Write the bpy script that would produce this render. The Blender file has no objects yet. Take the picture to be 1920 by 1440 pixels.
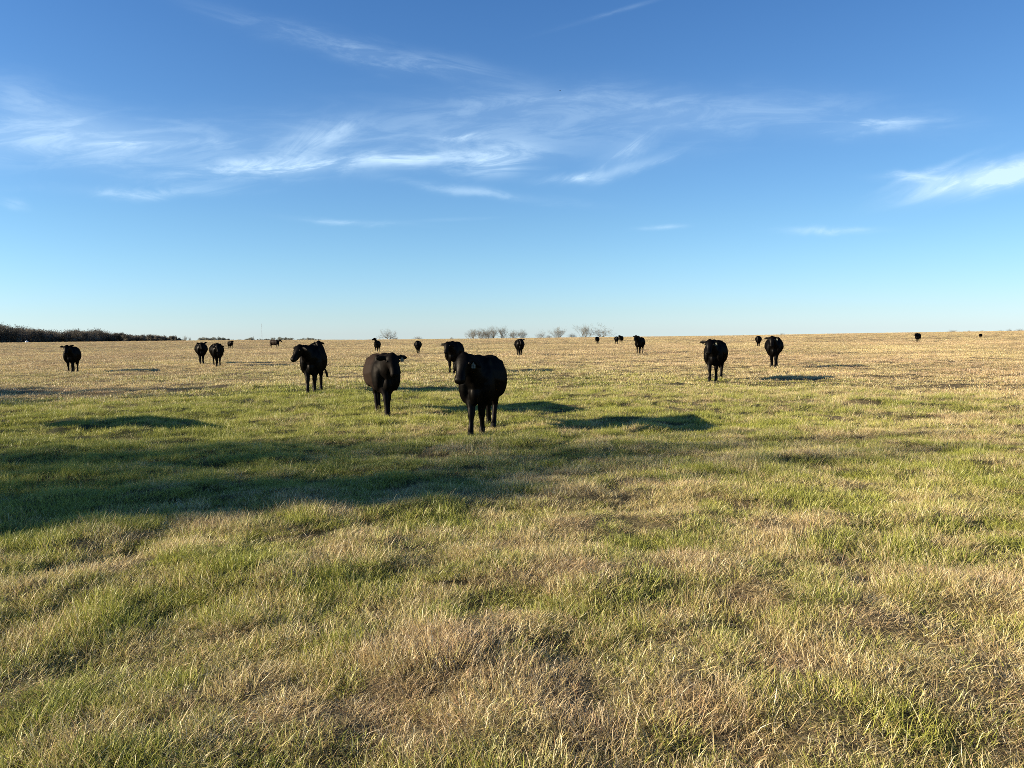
import bpy, math, random
import numpy as np
from mathutils import Vector, Matrix, Euler

sc = bpy.context.scene
C = sc.collection
R = math.radians

# ------------------------------------------------------------------ camera
CAM_H = 1.65
F_PX = 1443.0
cam_d = bpy.data.cameras.new("camera")
cam_d.sensor_fit = 'HORIZONTAL'; cam_d.sensor_width = 36.0
cam_d.lens = 36.0 * F_PX / 1920.0
cam_d.clip_start = 0.05; cam_d.clip_end = 6000
cam = bpy.data.objects.new("camera", cam_d); C.objects.link(cam)
CAM_M = (Matrix.Translation((0, 0, CAM_H)) @ Matrix.Rotation(R(90 - 3.6), 4, 'X')
         @ Matrix.Rotation(R(-0.68), 4, 'Z'))
cam.matrix_world = CAM_M
sc.camera = cam

# ------------------------------------------------------------------ light
SUN_EL = 17.0
SHADOW_AZ = 9.0                      # shadows run to the right and this much away
sh = R(SHADOW_AZ)
sun_dir = Vector((-math.cos(sh) * math.cos(R(SUN_EL)), -math.sin(sh) * math.cos(R(SUN_EL)), math.sin(R(SUN_EL))))
sun_d = bpy.data.lights.new("sun", 'SUN')
sun_d.energy = 5.0; sun_d.angle = R(0.53); sun_d.color = (1.0, 0.85, 0.62)
sun = bpy.data.objects.new("sun", sun_d); C.objects.link(sun)
sun.rotation_euler = sun_dir.to_track_quat('Z', 'Y').to_euler()
sc.view_settings.view_transform = 'Standard'; sc.view_settings.look = 'None'
sc.view_settings.gamma = 1.0; sc.view_settings.exposure = 1.46
sc.view_settings.use_curve_mapping = False
sc.cycles.use_denoising = False
sc.cycles.pixel_filter_type = 'BLACKMAN_HARRIS'; sc.cycles.filter_width = 0.9
sc.cycles.max_bounces = 6; sc.cycles.diffuse_bounces = 3; sc.cycles.glossy_bounces = 2
sc.cycles.transmission_bounces = 3; sc.cycles.transparent_max_bounces = 4


def px_dir(px, py):
    v = Vector(((px - 960) / F_PX, (720 - py) / F_PX, -1.0))
    return (CAM_M.to_3x3() @ v).normalized()


def px_uv(px, py):
    d = px_dir(px, py)
    return d.x / d.y, d.z / d.y


# node helper -------------------------------------------------------
class NT:
    def __init__(s, tree): s.t = tree; s.n = tree.nodes; s.l = tree.links
    def add(s, ty, **kw):
        n = s.n.new(ty)
        for k, v in kw.items(): setattr(n, k, v)
        return n
    def put(s, sock, v):
        if v is None: return
        if isinstance(v, bpy.types.NodeSocket): s.l.new(v, sock)
        else:
            if hasattr(sock.default_value, '__len__') and len(sock.default_value) == 4 and hasattr(v, '__len__') and len(v) == 3:
                v = (*v, 1.0)
            sock.default_value = v
    def m(s, op, a, b=None, c=None, clamp=False):
        n = s.add('ShaderNodeMath', operation=op, use_clamp=clamp)
        s.put(n.inputs[0], a); s.put(n.inputs[1], b)
        if c is not None: s.put(n.inputs[2], c)
        return n.outputs[0]
    def ss(s, v, a, b, lo=0.0, hi=1.0):
        n = s.add('ShaderNodeMapRange', interpolation_type='SMOOTHSTEP')
        s.put(n.inputs[0], v); s.put(n.inputs[1], a); s.put(n.inputs[2], b); s.put(n.inputs[3], lo); s.put(n.inputs[4], hi)
        return n.outputs[0]
    def lin(s, v, a, b, lo=0.0, hi=1.0):
        n = s.add('ShaderNodeMapRange')
        s.put(n.inputs[0], v); s.put(n.inputs[1], a); s.put(n.inputs[2], b); s.put(n.inputs[3], lo); s.put(n.inputs[4], hi)
        return n.outputs[0]
    def mix(s, f, a, b, mode='MIX'):
        n = s.add('ShaderNodeMix', data_type='RGBA', blend_type=mode)
        s.put(n.inputs[0], f); s.put(n.inputs[6], a); s.put(n.inputs[7], b)
        return n.outputs[2]
    def xyz(s, x, y, z=0.0):
        n = s.add('ShaderNodeCombineXYZ')
        s.put(n.inputs[0], x); s.put(n.inputs[1], y); s.put(n.inputs[2], z)
        return n.outputs[0]
    def noise(s, vec, scale, detail=4.0, rough=0.5, dist=0.0):
        n = s.add('ShaderNodeTexNoise')
        s.put(n.inputs['Vector'], vec); s.put(n.inputs['Scale'], scale); s.put(n.inputs['Detail'], detail)
        s.put(n.inputs['Roughness'], rough); s.put(n.inputs['Distortion'], dist)
        return n.outputs[0]


# ------------------------------------------------------------------ world
world = bpy.data.worlds.new("World"); sc.world = world; world.use_nodes = True
w = NT(world.node_tree); w.n.clear()
geo = w.add('ShaderNodeTexCoord')
sep = w.add('ShaderNodeSeparateXYZ'); w.l.new(geo.outputs['Generated'], sep.inputs[0])
dx, dy, dz = sep.outputs
zc = w.m('MAXIMUM', dz, 0.004)
skyv = w.xyz(dx, dy, zc)
sky = w.add('ShaderNodeTexSky', sky_type='NISHITA', sun_disc=False)
sky.sun_elevation = R(SUN_EL); sky.sun_rotation = math.atan2(sun_dir.x, sun_dir.y)
sky.altitude = 150; sky.air_density = 1.0; sky.dust_density = 0.15; sky.ozone_density = 3.0
w.l.new(skyv, sky.inputs[0])
# the camera's colour response to clear sky: cooler and deeper overhead
rmp = w.add('ShaderNodeValToRGB'); w.l.new(zc, rmp.inputs[0])
cr_ = rmp.color_ramp; cr_.interpolation = 'LINEAR'
stops = [(0.0, (.94, 1.20, 1.85)), (0.028, (.91, 1.14, 1.58)), (0.09, (.88, 1.14, 1.40)), (0.14, (.84, 1.11, 1.33)), (0.40, (.58, .92, 1.28))]
while len(cr_.elements) < len(stops): cr_.elements.new(0.5)
for e_, (p_, c_) in zip(cr_.elements, stops): e_.position = p_
for e_, (p_, c_) in zip(cr_.elements, stops): e_.color = (*c_, 1)
skycol = w.mix(1.0, sky.outputs[0], rmp.outputs[0], 'MULTIPLY')
side = w.ss(dx, .15, .75, 1.0, .87)
skycol = w.mix(1.0, skycol, w.xyz(w.m('MULTIPLY', side, 1.0), side, side), 'MULTIPLY')
# cirrus laid out by direction on the northern sky (u = east/north, v = up/north)
ysafe = w.m('MAXIMUM', dy, 0.05)
U = w.m('DIVIDE', dx, ysafe); V = w.m('DIVIDE', dz, ysafe)
uv = w.xyz(U, V, 0.0)
wn = w.add('ShaderNodeTexNoise'); w.put(wn.inputs['Vector'], uv); w.put(wn.inputs['Scale'], 7.0); w.put(wn.inputs['Detail'], 5.0)
wsep = w.add('ShaderNodeSeparateColor'); w.l.new(wn.outputs[1], wsep.inputs[0])
Uw = w.m('ADD', U, w.m('MULTIPLY', w.m('SUBTRACT', wsep.outputs[0], 0.5), 0.07))
Vw = w.m('ADD', V, w.m('MULTIPLY', w.m('SUBTRACT', wsep.outputs[1], 0.5), 0.035))
# px, py, half length, half thickness (px), angle, bend, strength, warp?
STREAKS = [
    (690, 95, 270, 24, -15, 0.1, .27), (1140, 26, 110, 4.5, 14.5, 0, .10), (120, 262, 340, 55, -3, 0, .46),
    (300, 268, 160, 10, -3, 0, .30), (270, 357, 190, 13, -2, 0, .34), (60, 195, 130, 50, -20, 0, .22),
    (520, 318, 170, 20, 2, 0, .95), (600, 262, 100, 34, 28, 0, .36), (760, 298, 120, 16, 2, 0, .62),
    (930, 297, 85, 28, 5, 0, .80), (850, 250, 500, 66, 0, 0, .20), (1145, 322, 125, 11, 11, 1.2, .9),
    (1160, 285, 80, 26, 32, 0, .42), (1330, 205, 430, 44, -4, 0, .20), (1650, 238, 130, 15, 5, 0, .40),
    (1870, 328, 150, 27, 13, 0, 1.5), (1765, 314, 85, 7, 21, 0, .60), (1720, 338, 90, 9, -4, 0, .5),
    (1555, 434, 85, 7, -2, 0, .46), (655, 417, 115, 6, -5, 0, .34), (1245, 426, 48, 5, 2, 0, .30),
    (900, 362, 180, 11, -8, 0, .30), (30, 382, 26, 9, -25, 0, .25), (1000, 190, 200, 20, 6, 0, .12), (840, 412, 90, 4, 1, 0, .16), (870, 255, 60, 8, 6, 0, .42),
]
warped = None
groups = {}
total = None
for (px, py, L, T, ang, bend, k) in STREAKS:
    u0, v0 = px_uv(px, py)
    a = R(ang + 0.68); ca, sa = math.cos(a), math.sin(a)
    soft = 0.35 if T < 6 else 1.0
    Ua = U if T < 6 else Uw
    Va = V if T < 6 else Vw
    du = w.m('SUBTRACT', Ua, u0); dv = w.m('SUBTRACT', Va, v0)
    along = w.m('ADD', w.m('MULTIPLY', du, ca * F_PX / L), w.m('MULTIPLY', dv, sa * F_PX / L))
    across = w.m('ADD', w.m('MULTIPLY', du, -sa * F_PX / T), w.m('MULTIPLY', dv, ca * F_PX / T))
    if bend:
        across = w.m('SUBTRACT', across, w.m('MULTIPLY', w.m('MULTIPLY', along, along), bend))
    # fibres running along the streak
    key = round(ang / 16)
    if key not in groups:
        ak = R(key * 16 + 3); ck, sk = math.cos(ak), math.sin(ak)
        fu = w.m('ADD', w.m('MULTIPLY', U, ck), w.m('MULTIPLY', V, sk))
        fv = w.m('ADD', w.m('MULTIPLY', U, -sk), w.m('MULTIPLY', V, ck))
        n1 = w.noise(w.xyz(w.m('MULTIPLY', fu, 8.5), w.m('MULTIPLY', fv, 38.0), 1.7 + key), 1.0, 6.0, 0.64, 0.6)
        groups[key] = w.ss(n1, 0.41, 0.66)
    d2 = w.m('ADD', w.m('MULTIPLY', along, along), w.m('MULTIPLY', across, across))
    mask = w.m('EXPONENT', w.m('MULTIPLY', d2, -1.6))
    val = w.m('MULTIPLY', w.m('MULTIPLY', mask, w.m('ADD', w.m('MULTIPLY', groups[key], 1.10 if T < 40 else .8), (.62 if T >= 40 or px == 1870 else .30))), k)
    total = val if total is None else w.m('ADD', total, val)
total = w.m('MULTIPLY', total, w.m('GREATER_THAN', dy, 0.05))
# thin even veil elsewhere so the rest of the sky has weather too
cl = w.m('MINIMUM', w.m('MULTIPLY', total, 0.86), 0.85)
CLOUD = (5.6, 7.4, 9.0)
skyc = w.mix(cl, skycol, CLOUD)
bg = w.add('ShaderNodeBackground'); w.put(bg.inputs[0], skyc); w.put(bg.inputs[1], 0.0502)
wo = w.add('ShaderNodeOutputWorld'); w.l.new(bg.outputs[0], wo.inputs[0])

# ------------------------------------------------------------------ noise + terrain
def _hash(ix, iy, seed):
    h = (ix.astype(np.int64) * 374761393 + iy.astype(np.int64) * 668265263 + seed * 974634777) & 0xFFFFFFFF
    h = ((h ^ (h >> 13)) * 1274126177) & 0xFFFFFFFF
    h = (h ^ (h >> 16)) & 0xFFFFFF
    return h / float(0xFFFFFF)

def vnoise(x, y, seed=0):
    ix = np.floor(x); iy = np.floor(y); fx = x - ix; fy = y - iy
    fx = fx * fx * fx * (fx * (fx * 6 - 15) + 10); fy = fy * fy * fy * (fy * (fy * 6 - 15) + 10)
    a = _hash(ix, iy, seed); b = _hash(ix + 1, iy, seed); c = _hash(ix, iy + 1, seed); d = _hash(ix + 1, iy + 1, seed)
    return (a + (b - a) * fx) + ((c + (d - c) * fx) - (a + (b - a) * fx)) * fy

def fbm(x, y, scale, seed=0, oct=3, gain=0.5):
    v = 0; amp = 1; tot = 0; f = 1.0 / scale
    for o in range(oct):
        ca, sa = math.cos(o * 0.9 + seed), math.sin(o * 0.9 + seed)
        v = v + amp * vnoise((x * ca - y * sa) * f + 31.7 * o, (x * sa + y * ca) * f + 17.3 * o, seed + o)
        tot += amp; amp *= gain; f *= 2.03
    return v / tot

def sstep(x, a, b):
    t = np.clip((x - a) / (b - a), 0, 1); return t * t * (3 - 2 * t)

def terrain(x, y):
    x = np.asarray(x, float); y = np.asarray(y, float)
    r = np.hypot(x, y); az = np.degrees(np.arctan2(x, np.maximum(y, 1e-6)))
    az = np.where(y <= 0, 90, az)
    amp = np.interp(az, [-34, -20, -11, -2, 11, 16, 25, 34], [1.06, 1.02, 0.45, 0.32, 0.34, 0.40, 0.80, 1.02])
    z = amp * sstep(r, 110, 335)
    far = np.maximum(r - 362, 0)
    z = z - 0.02 * np.minimum(far, 650) - 0.3 * sstep(r, 340, 375)
    fade = 1 - sstep(r, 40, 110)
    z = z + (fbm(x, y, 0.75, 5, 3) - 0.5) * 0.17 * fade + (fbm(x, y, 3.5, 9, 2) - 0.5) * 0.10 * (0.3 + 0.7 * fade)
    z = z + (fbm(x, y, 0.40, 61, 2) - 0.5) * 0.05 * (1 - sstep(r, 14, 34))
    return z

def place(px, py):
    d = px_dir(px, py)
    ts = np.concatenate([np.linspace(2, 60, 2400), np.linspace(60, 420, 4000)])
    x = d.x * ts; y = d.y * ts; z = CAM_H + d.z * ts
    g = terrain(x, y)
    k = int(np.argmax(z <= g)) if np.any(z <= g) else len(ts) + 2.2
    return Vector((x[k], y[k], float(g[k])))

# ------------------------------------------------------------------ object helpers
def props(o, label=None, cat=None, group=None, kind=None):
    if label: o['label'] = label
    if cat: o['category'] = cat
    if group: o['group'] = group
    if kind: o['kind'] = kind
    return o

def link(name, mesh, mat=None, parent=None):
    o = bpy.data.objects.new(name, mesh); C.objects.link(o)
    if mat is not None and not mesh.materials: mesh.materials.append(mat)
    if parent is not None: o.parent = parent
    return o

def empty(name, loc, rz=0.0):
    o = bpy.data.objects.new(name, None); C.objects.link(o)
    o.location = loc; o.rotation_euler = (0, 0, rz); o.empty_display_size = 0.2
    return o

def mesh_from(name, V_, F_, smooth=False):
    me = bpy.data.meshes.new(name); me.from_pydata(V_, [], F_); me.update()
    if smooth: me.polygons.foreach_set('use_smooth', [True] * len(me.polygons))
    return me

def mesh_np(name, verts, loops, sizes, smooth=False):
    """fast mesh: verts (N,3), loops flat index array, sizes per polygon"""
    me = bpy.data.meshes.new(name)
    me.vertices.add(len(verts)); me.vertices.foreach_set('co', np.ascontiguousarray(verts, np.float32).ravel())
    me.loops.add(len(loops)); me.loops.foreach_set('vertex_index', np.ascontiguousarray(loops, np.int32).ravel())
    st = np.concatenate([[0], np.cumsum(sizes)[:-1]]).astype(np.int32)
    me.polygons.add(len(sizes)); me.polygons.foreach_set('loop_start', st)
    me.polygons.foreach_set('loop_total', np.asarray(sizes, np.int32))
    if smooth: me.polygons.foreach_set('use_smooth', np.ones(len(sizes), bool))
    me.update(calc_edges=True); me.validate()
    return me

# ------------------------------------------------------------------ materials
def new_mat(name):
    m = bpy.data.materials.new(name); m.use_nodes = True
    t = NT(m.node_tree); t.n.clear()
    out = t.add('ShaderNodeOutputMaterial')
    return m, t, out

def simple_mat(name, col, rough=0.6, var=0.0, scale=8.0, bump=0.0, spec=0.4):
    m, t, out = new_mat(name)
    p = t.add('ShaderNodeBsdfPrincipled')
    tc = t.add('ShaderNodeTexCoord')
    n = t.noise(tc.outputs['Object'], scale, 5.0, 0.6)
    lo = tuple(c * (1 - var) for c in col); hi = tuple(c * (1 + var) for c in col)
    t.put(p.inputs['Base Color'], t.mix(n, lo, hi))
    t.put(p.inputs['Roughness'], rough); t.put(p.inputs['Specular IOR Level'], spec)
    if bump:
        b = t.add('ShaderNodeBump'); t.put(b.inputs['Strength'], bump); t.put(b.inputs['Distance'], 0.02); t.put(b.inputs['Height'], n)
        t.l.new(b.outputs[0], p.inputs['Normal'])
    t.l.new(p.outputs[0], out.inputs[0])
    return m

def hide_mat(name, dark, light, rough, flank=None):
    m, t, out = new_mat(name)
    p = t.add('ShaderNodeBsdfPrincipled')
    tc = t.add('ShaderNodeTexCoord')
    mp = t.add('ShaderNodeMapping'); mp.inputs['Scale'].default_value = (3, 3, 1.0)
    t.l.new(tc.outputs['Object'], mp.inputs[0])
    n = t.noise(mp.outputs[0], 2.2, 5.0, 0.6, 0.3)
    hair = t.noise(mp.outputs[0], 30.0, 3.0, 0.6)
    hc = t.mix(t.ss(n, 0.35, 0.7), dark, light)
    if flank:   # brown coat with light painted in: sunlit barrel, shaded head, chest and legs
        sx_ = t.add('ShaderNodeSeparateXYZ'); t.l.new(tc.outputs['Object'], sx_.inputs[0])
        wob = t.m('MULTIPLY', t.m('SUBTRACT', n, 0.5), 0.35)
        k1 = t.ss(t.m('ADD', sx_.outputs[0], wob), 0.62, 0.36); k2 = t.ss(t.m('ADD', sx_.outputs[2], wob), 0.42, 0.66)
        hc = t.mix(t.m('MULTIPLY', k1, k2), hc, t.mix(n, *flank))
    t.n.remove(p)
    p = t.add('ShaderNodeBsdfDiffuse'); t.put(p.inputs[0], hc); t.put(p.inputs[1], .6)
    gl = t.add('ShaderNodeBsdfGlossy'); t.put(gl.inputs['Color'], (1, .96, .92)); t.put(gl.inputs['Roughness'], rough)
    hm = t.add('ShaderNodeMixShader'); t.put(hm.inputs[0], 0.006); t.l.new(p.outputs[0], hm.inputs[1]); t.l.new(gl.outputs[0], hm.inputs[2])
    b = t.add('ShaderNodeBump'); t.put(b.inputs['Strength'], 0.22); t.put(b.inputs['Distance'], 0.01)
    t.put(b.inputs['Height'], t.m('ADD', t.m('MULTIPLY', n, 2.5), t.m('MULTIPLY', hair, .5))); t.l.new(b.outputs[0], p.inputs['Normal']); t.l.new(b.outputs[0], gl.inputs['Normal'])
    t.l.new(hm.outputs[0], out.inputs[0])
    return m

M_black = hide_mat('black_hide', (0.0010, 0.0009, 0.0009), (0.0030, 0.0023, 0.0020), 0.42)
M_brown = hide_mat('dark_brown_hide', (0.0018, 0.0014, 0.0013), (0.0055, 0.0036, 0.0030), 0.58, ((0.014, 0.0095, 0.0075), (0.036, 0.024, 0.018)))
M_eye = simple_mat('dark_eye', (0.01, 0.008, 0.006), 0.5, spec=0.1)
M_hoof = simple_mat('hoof_horn', (0.010, 0.009, 0.008), 0.7, 0.3, 30, spec=.1)
M_tag = simple_mat('pale_plastic_tag', (0.13, 0.135, 0.105), 0.6, 0.1, 20, spec=.1)
M_ink = simple_mat('tag_ink', (0.015, 0.015, 0.015), 0.6)
M_bark = simple_mat('grey_bark', (0.17, 0.145, 0.12), 0.9, 0.35, 3)
M_twig = simple_mat('pale_twigs', (0.15, 0.135, 0.105), 0.9, 0.3, 0.6)
M_scrub = simple_mat('scrub_twigs', (0.20, 0.165, 0.11), 0.9, 0.3, 0.6)
M_steel = simple_mat('galvanised_steel', (0.30, 0.31, 0.33), 0.5, 0.1, 4)
M_white = simple_mat('white_paint', (0.78, 0.78, 0.75), 0.45, 0.05, 4)

def leaf_mat(name, a, b, scale):
    m, t, out = new_mat(name)
    tc = t.add('ShaderNodeTexCoord')
    n = t.noise(tc.outputs['Object'], scale, 3.0, 0.6)
    col = t.mix(t.ss(n, 0.35, 0.65), a, b)
    d = t.add('ShaderNodeBsdfDiffuse'); t.put(d.inputs[0], col)
    tr = t.add('ShaderNodeBsdfTranslucent'); t.put(tr.inputs[0], col)
    mx = t.add('ShaderNodeMixShader'); t.put(mx.inputs[0], 0.25)
    t.l.new(d.outputs[0], mx.inputs[1]); t.l.new(tr.outputs[0], mx.inputs[2]); t.l.new(mx.outputs[0], out.inputs[0])
    return m
M_oakleaf = leaf_mat('dark_oak_leaves', (0.030, 0.034, 0.014), (0.07, 0.066, 0.03), 0.5)
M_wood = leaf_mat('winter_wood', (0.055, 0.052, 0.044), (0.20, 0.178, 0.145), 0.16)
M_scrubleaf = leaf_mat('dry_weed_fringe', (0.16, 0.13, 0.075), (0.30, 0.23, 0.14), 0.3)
M_farwood = leaf_mat('far_winter_wood', (0.17, 0.185, 0.15), (0.30, 0.30, 0.25), 0.12)  # haze of distance put into the colour as a paler grey-green

# ------------------------------------------------------------------ ground
def dryness(x, y):
    """0 green .. 1 straw, from where things grow in this pasture"""
    r = np.hypot(x, y)
    base = np.interp(r, [0, 4, 6, 8, 10, 14, 20, 26, 34, 50, 90, 400], [.47, .47, .44, .37, .31, .29, .38, .57, .76, .86, .92, .96])
    right = np.clip(x / np.maximum(r, 1) / 0.55, -1, 1)
    side = np.interp(r, [0, 4, 8, 14, 25, 40, 80], [.05, .07, .08, .12, .12, .05, 0])
    base = base + right * side
    # drier, straw-coloured strip on the left
    base = base + 0.5 * np.exp(-((y - 25 - 0.0 * x) / 4.2) ** 2) * (1 - sstep(x, -14, -6))
    n = 0.50 * (fbm(x, y, 5.0, 21, 3) - .5) + 0.42 * (fbm(x, y, 1.1, 23, 3) - .5) + 0.8 * (fbm(x, y, .33, 24, 2) - .5) + 0.55 * (fbm(x, y, 22.0, 29, 2) - .5)
    return base + n * np.interp(r, [0, 20, 60, 200], [1.0, .85, .55, .35])

def build_ground():
    na = 900
    rs = np.concatenate([[0.3], np.geomspace(0.8, 60, 330), np.geomspace(61, 420, 110), np.geomspace(440, 4500, 30)])
    # finer in front: warp the angular spacing
    t = np.linspace(0, 1, na, endpoint=False)
    front = int(na * 0.7)
    ang = np.concatenate([np.linspace(-50, 50, front, endpoint=False), np.linspace(50, 310, na - front, endpoint=False)])
    A = np.radians(ang)
    RR, AA = np.meshgrid(rs, A, indexing='ij')
    X = RR * np.sin(AA); Y = RR * np.cos(AA)
    Z = terrain(X, Y)
    v = np.stack([X, Y, Z], -1).reshape(-1, 3)
    n = len(rs)
    i = np.arange(n - 1)[:, None]; j = np.arange(na)[None, :]
    a = i * na + j; b = i * na + (j + 1) % na; c = (i + 1) * na + (j + 1) % na; d = (i + 1) * na + j
    q = np.stack([a, b, c, d], -1)
    q = q[..., ::-1].reshape(-1, 4) if False else q.reshape(-1, 4)
    ctr = len(v)
    v = np.vstack([v, [[0, 0, float(terrain(0.0, 0.01))]]])
    jj = np.arange(na)
    tri = np.stack([np.full(na, ctr), (jj + 1) % na, jj], -1)
    loops = np.concatenate([q.ravel(), tri.ravel()])
    sizes = np.concatenate([np.full(len(q), 4), np.full(len(tri), 3)])
    me = mesh_np('ground', v, loops, sizes, True)
    at = me.attributes.new('dry', 'FLOAT', 'POINT')
    at.data.foreach_set('value', np.clip(dryness(v[:, 0], v[:, 1]), 0, 1).astype(np.float32))
    return me

m, t, out = new_mat('pasture_soil_and_thatch')
p = t.add('ShaderNodeBsdfPrincipled')
gp = t.add('ShaderNodeNewGeometry')
at = t.add('ShaderNodeAttribute', attribute_name='dry')
n1 = t.noise(gp.outputs['Position'], 9.0, 6.0, 0.7); n2 = t.noise(gp.outputs['Position'], 60.0, 4.0, 0.7); n3 = t.noise(gp.outputs['Position'], 0.5, 6.0, 0.65)
green = t.mix(n1, (0.030, 0.040, 0.012), (0.075, 0.09, 0.026))
straw = t.mix(t.ss(n1, .3, .7), (0.13, 0.10, 0.052), (0.30, 0.235, 0.12))
col = t.mix(t.ss(at.outputs['Fac'], 0.25, 0.75), green, straw)
col = t.mix(t.ss(n2, .35, .6), (0.032, 0.024, 0.015), col)
t.put(p.inputs['Base Color'], col); t.put(p.inputs['Roughness'], 0.95); t.put(p.inputs['Specular IOR Level'], 0.1)
b = t.add('ShaderNodeBump'); t.put(b.inputs['Strength'], 0.8); t.put(b.inputs['Distance'], 0.05)
t.put(b.inputs['Height'], t.m('ADD', n1, n2)); t.l.new(b.outputs[0], p.inputs['Normal'])
t.l.new(p.outputs[0], out.inputs[0])
ground = link('ground', build_ground(), m); props(ground, 'rolling winter pasture ground of short green and straw-coloured grass', 'ground', kind='structure')

# ------------------------------------------------------------------ cows
def catmull(P, n=4):
    P = np.asarray(P, float)
    Q = np.vstack([2 * P[0] - P[1], P, 2 * P[-1] - P[-2]])
    outp = []
    for i in range(1, len(Q) - 2):
        p0, p1, p2, p3 = Q[i - 1], Q[i], Q[i + 1], Q[i + 2]
        for k in range(n):
            t = k / n
            outp.append(0.5 * ((2 * p1) + (-p0 + p2) * t + (2 * p0 - 5 * p1 + 4 * p2 - p3) * t * t + (-p0 + 3 * p1 - 3 * p2 + p3) * t ** 3))
    outp.append(P[-1])
    return np.array(outp)

class Blob:
    def __init__(s): s.v = []; s.f = []
    def tube(s, st, up=(0, 0, 1), sides=16, n=4, power=2.0, egg=0.0):
        """st rows: x y z halfwidth halfheight"""
        S = catmull(st, n); S[:, 3:] = np.maximum(S[:, 3:], 0.004)
        P = S[:, :3]; T = np.gradient(P, axis=0); T /= np.linalg.norm(T, axis=1)[:, None] + 1e-9
        up = np.asarray(up, float); base = len(s.v)
        for k in range(len(P)):
            sd = np.cross(up, T[k]); L = np.linalg.norm(sd)
            sd = np.array([0, 1.0, 0]) if L < 1e-3 else sd / L
            uu = np.cross(T[k], sd)
            for a in range(sides):
                th = 2 * math.pi * a / sides; c, q = math.cos(th), math.sin(th)
                e = 2 / power
                c = math.copysign(abs(c) ** e, c); q = math.copysign(abs(q) ** e, q)
                if egg and q < 0: c *= 1 - egg * (-q) ** 1.6
                s.v.append(tuple(P[k] + sd * c * S[k, 3] + uu * q * S[k, 4]))
        m_ = len(P)
        for k in range(m_ - 1):
            for a in range(sides):
                b = (a + 1) % sides
                s.f.append((base + k * sides + a, base + k * sides + b, base + (k + 1) * sides + b, base + (k + 1) * sides + a))
        for k, sg in ((0, -1), (m_ - 1, 1)):
            c = len(s.v); r_ = min(S[k, 3], S[k, 4]) * 0.55
            s.v.append(tuple(P[k] + T[k] * sg * r_))
            for a in range(sides):
                b = (a + 1) % sides
                fa = (base + k * sides + a, base + k * sides + b, c)
                s.f.append(fa if sg > 0 else fa[::-1])
    def ell(s, c, r, rot=None):
        n, m_ = 10, 14; base = len(s.v); c = np.asarray(c, float)
        for i in range(1, n):
            ph = math.pi * i / n
            for j in range(m_):
                th = 2 * math.pi * j / m_
                p_ = np.array([math.sin(ph) * math.cos(th) * r[0], math.sin(ph) * math.sin(th) * r[1], math.cos(ph) * r[2]])
                if rot is not None: p_ = rot @ p_
                s.v.append(tuple(c + p_))
        for i in range(n - 2):
            for j in range(m_):
                k = (j + 1) % m_
                s.f.append((base + i * m_ + j, base + (i + 1) * m_ + j, base + (i + 1) * m_ + k, base + i * m_ + k))
        z = np.array([0, 0, r[2]]); z = rot @ z if rot is not None else z
        t_ = len(s.v); s.v.append(tuple(c + z)); s.v.append(tuple(c - z))
        for j in range(m_):
            k = (j + 1) % m_
            s.f.append((t_, base + j, base + k)); o = base + (n - 2) * m_
            s.f.append((t_ + 1, o + k, o + j))

def remeshed(name, blob, voxel, smooth_it):
    me = mesh_from(name, blob.v, blob.f)
    o = bpy.data.objects.new('tmp', me); C.objects.link(o)
    md = o.modifiers.new('r', 'REMESH'); md.mode = 'VOXEL'; md.voxel_size = voxel; md.use_smooth_shade = True
    s = o.modifiers.new('s', 'SMOOTH'); s.factor = 0.5; s.iterations = smooth_it
    dg = bpy.context.evaluated_depsgraph_get(); dg.update()
    res = bpy.data.meshes.new_from_object(o.evaluated_get(dg))
    bpy.data.objects.remove(o); bpy.data.meshes.remove(me)
    res.name = name
    return res

def rotz(v, a):
    c, s = math.cos(a), math.sin(a); return np.array([v[0] * c - v[1] * s, v[0] * s + v[1] * c, v[2]])

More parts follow.
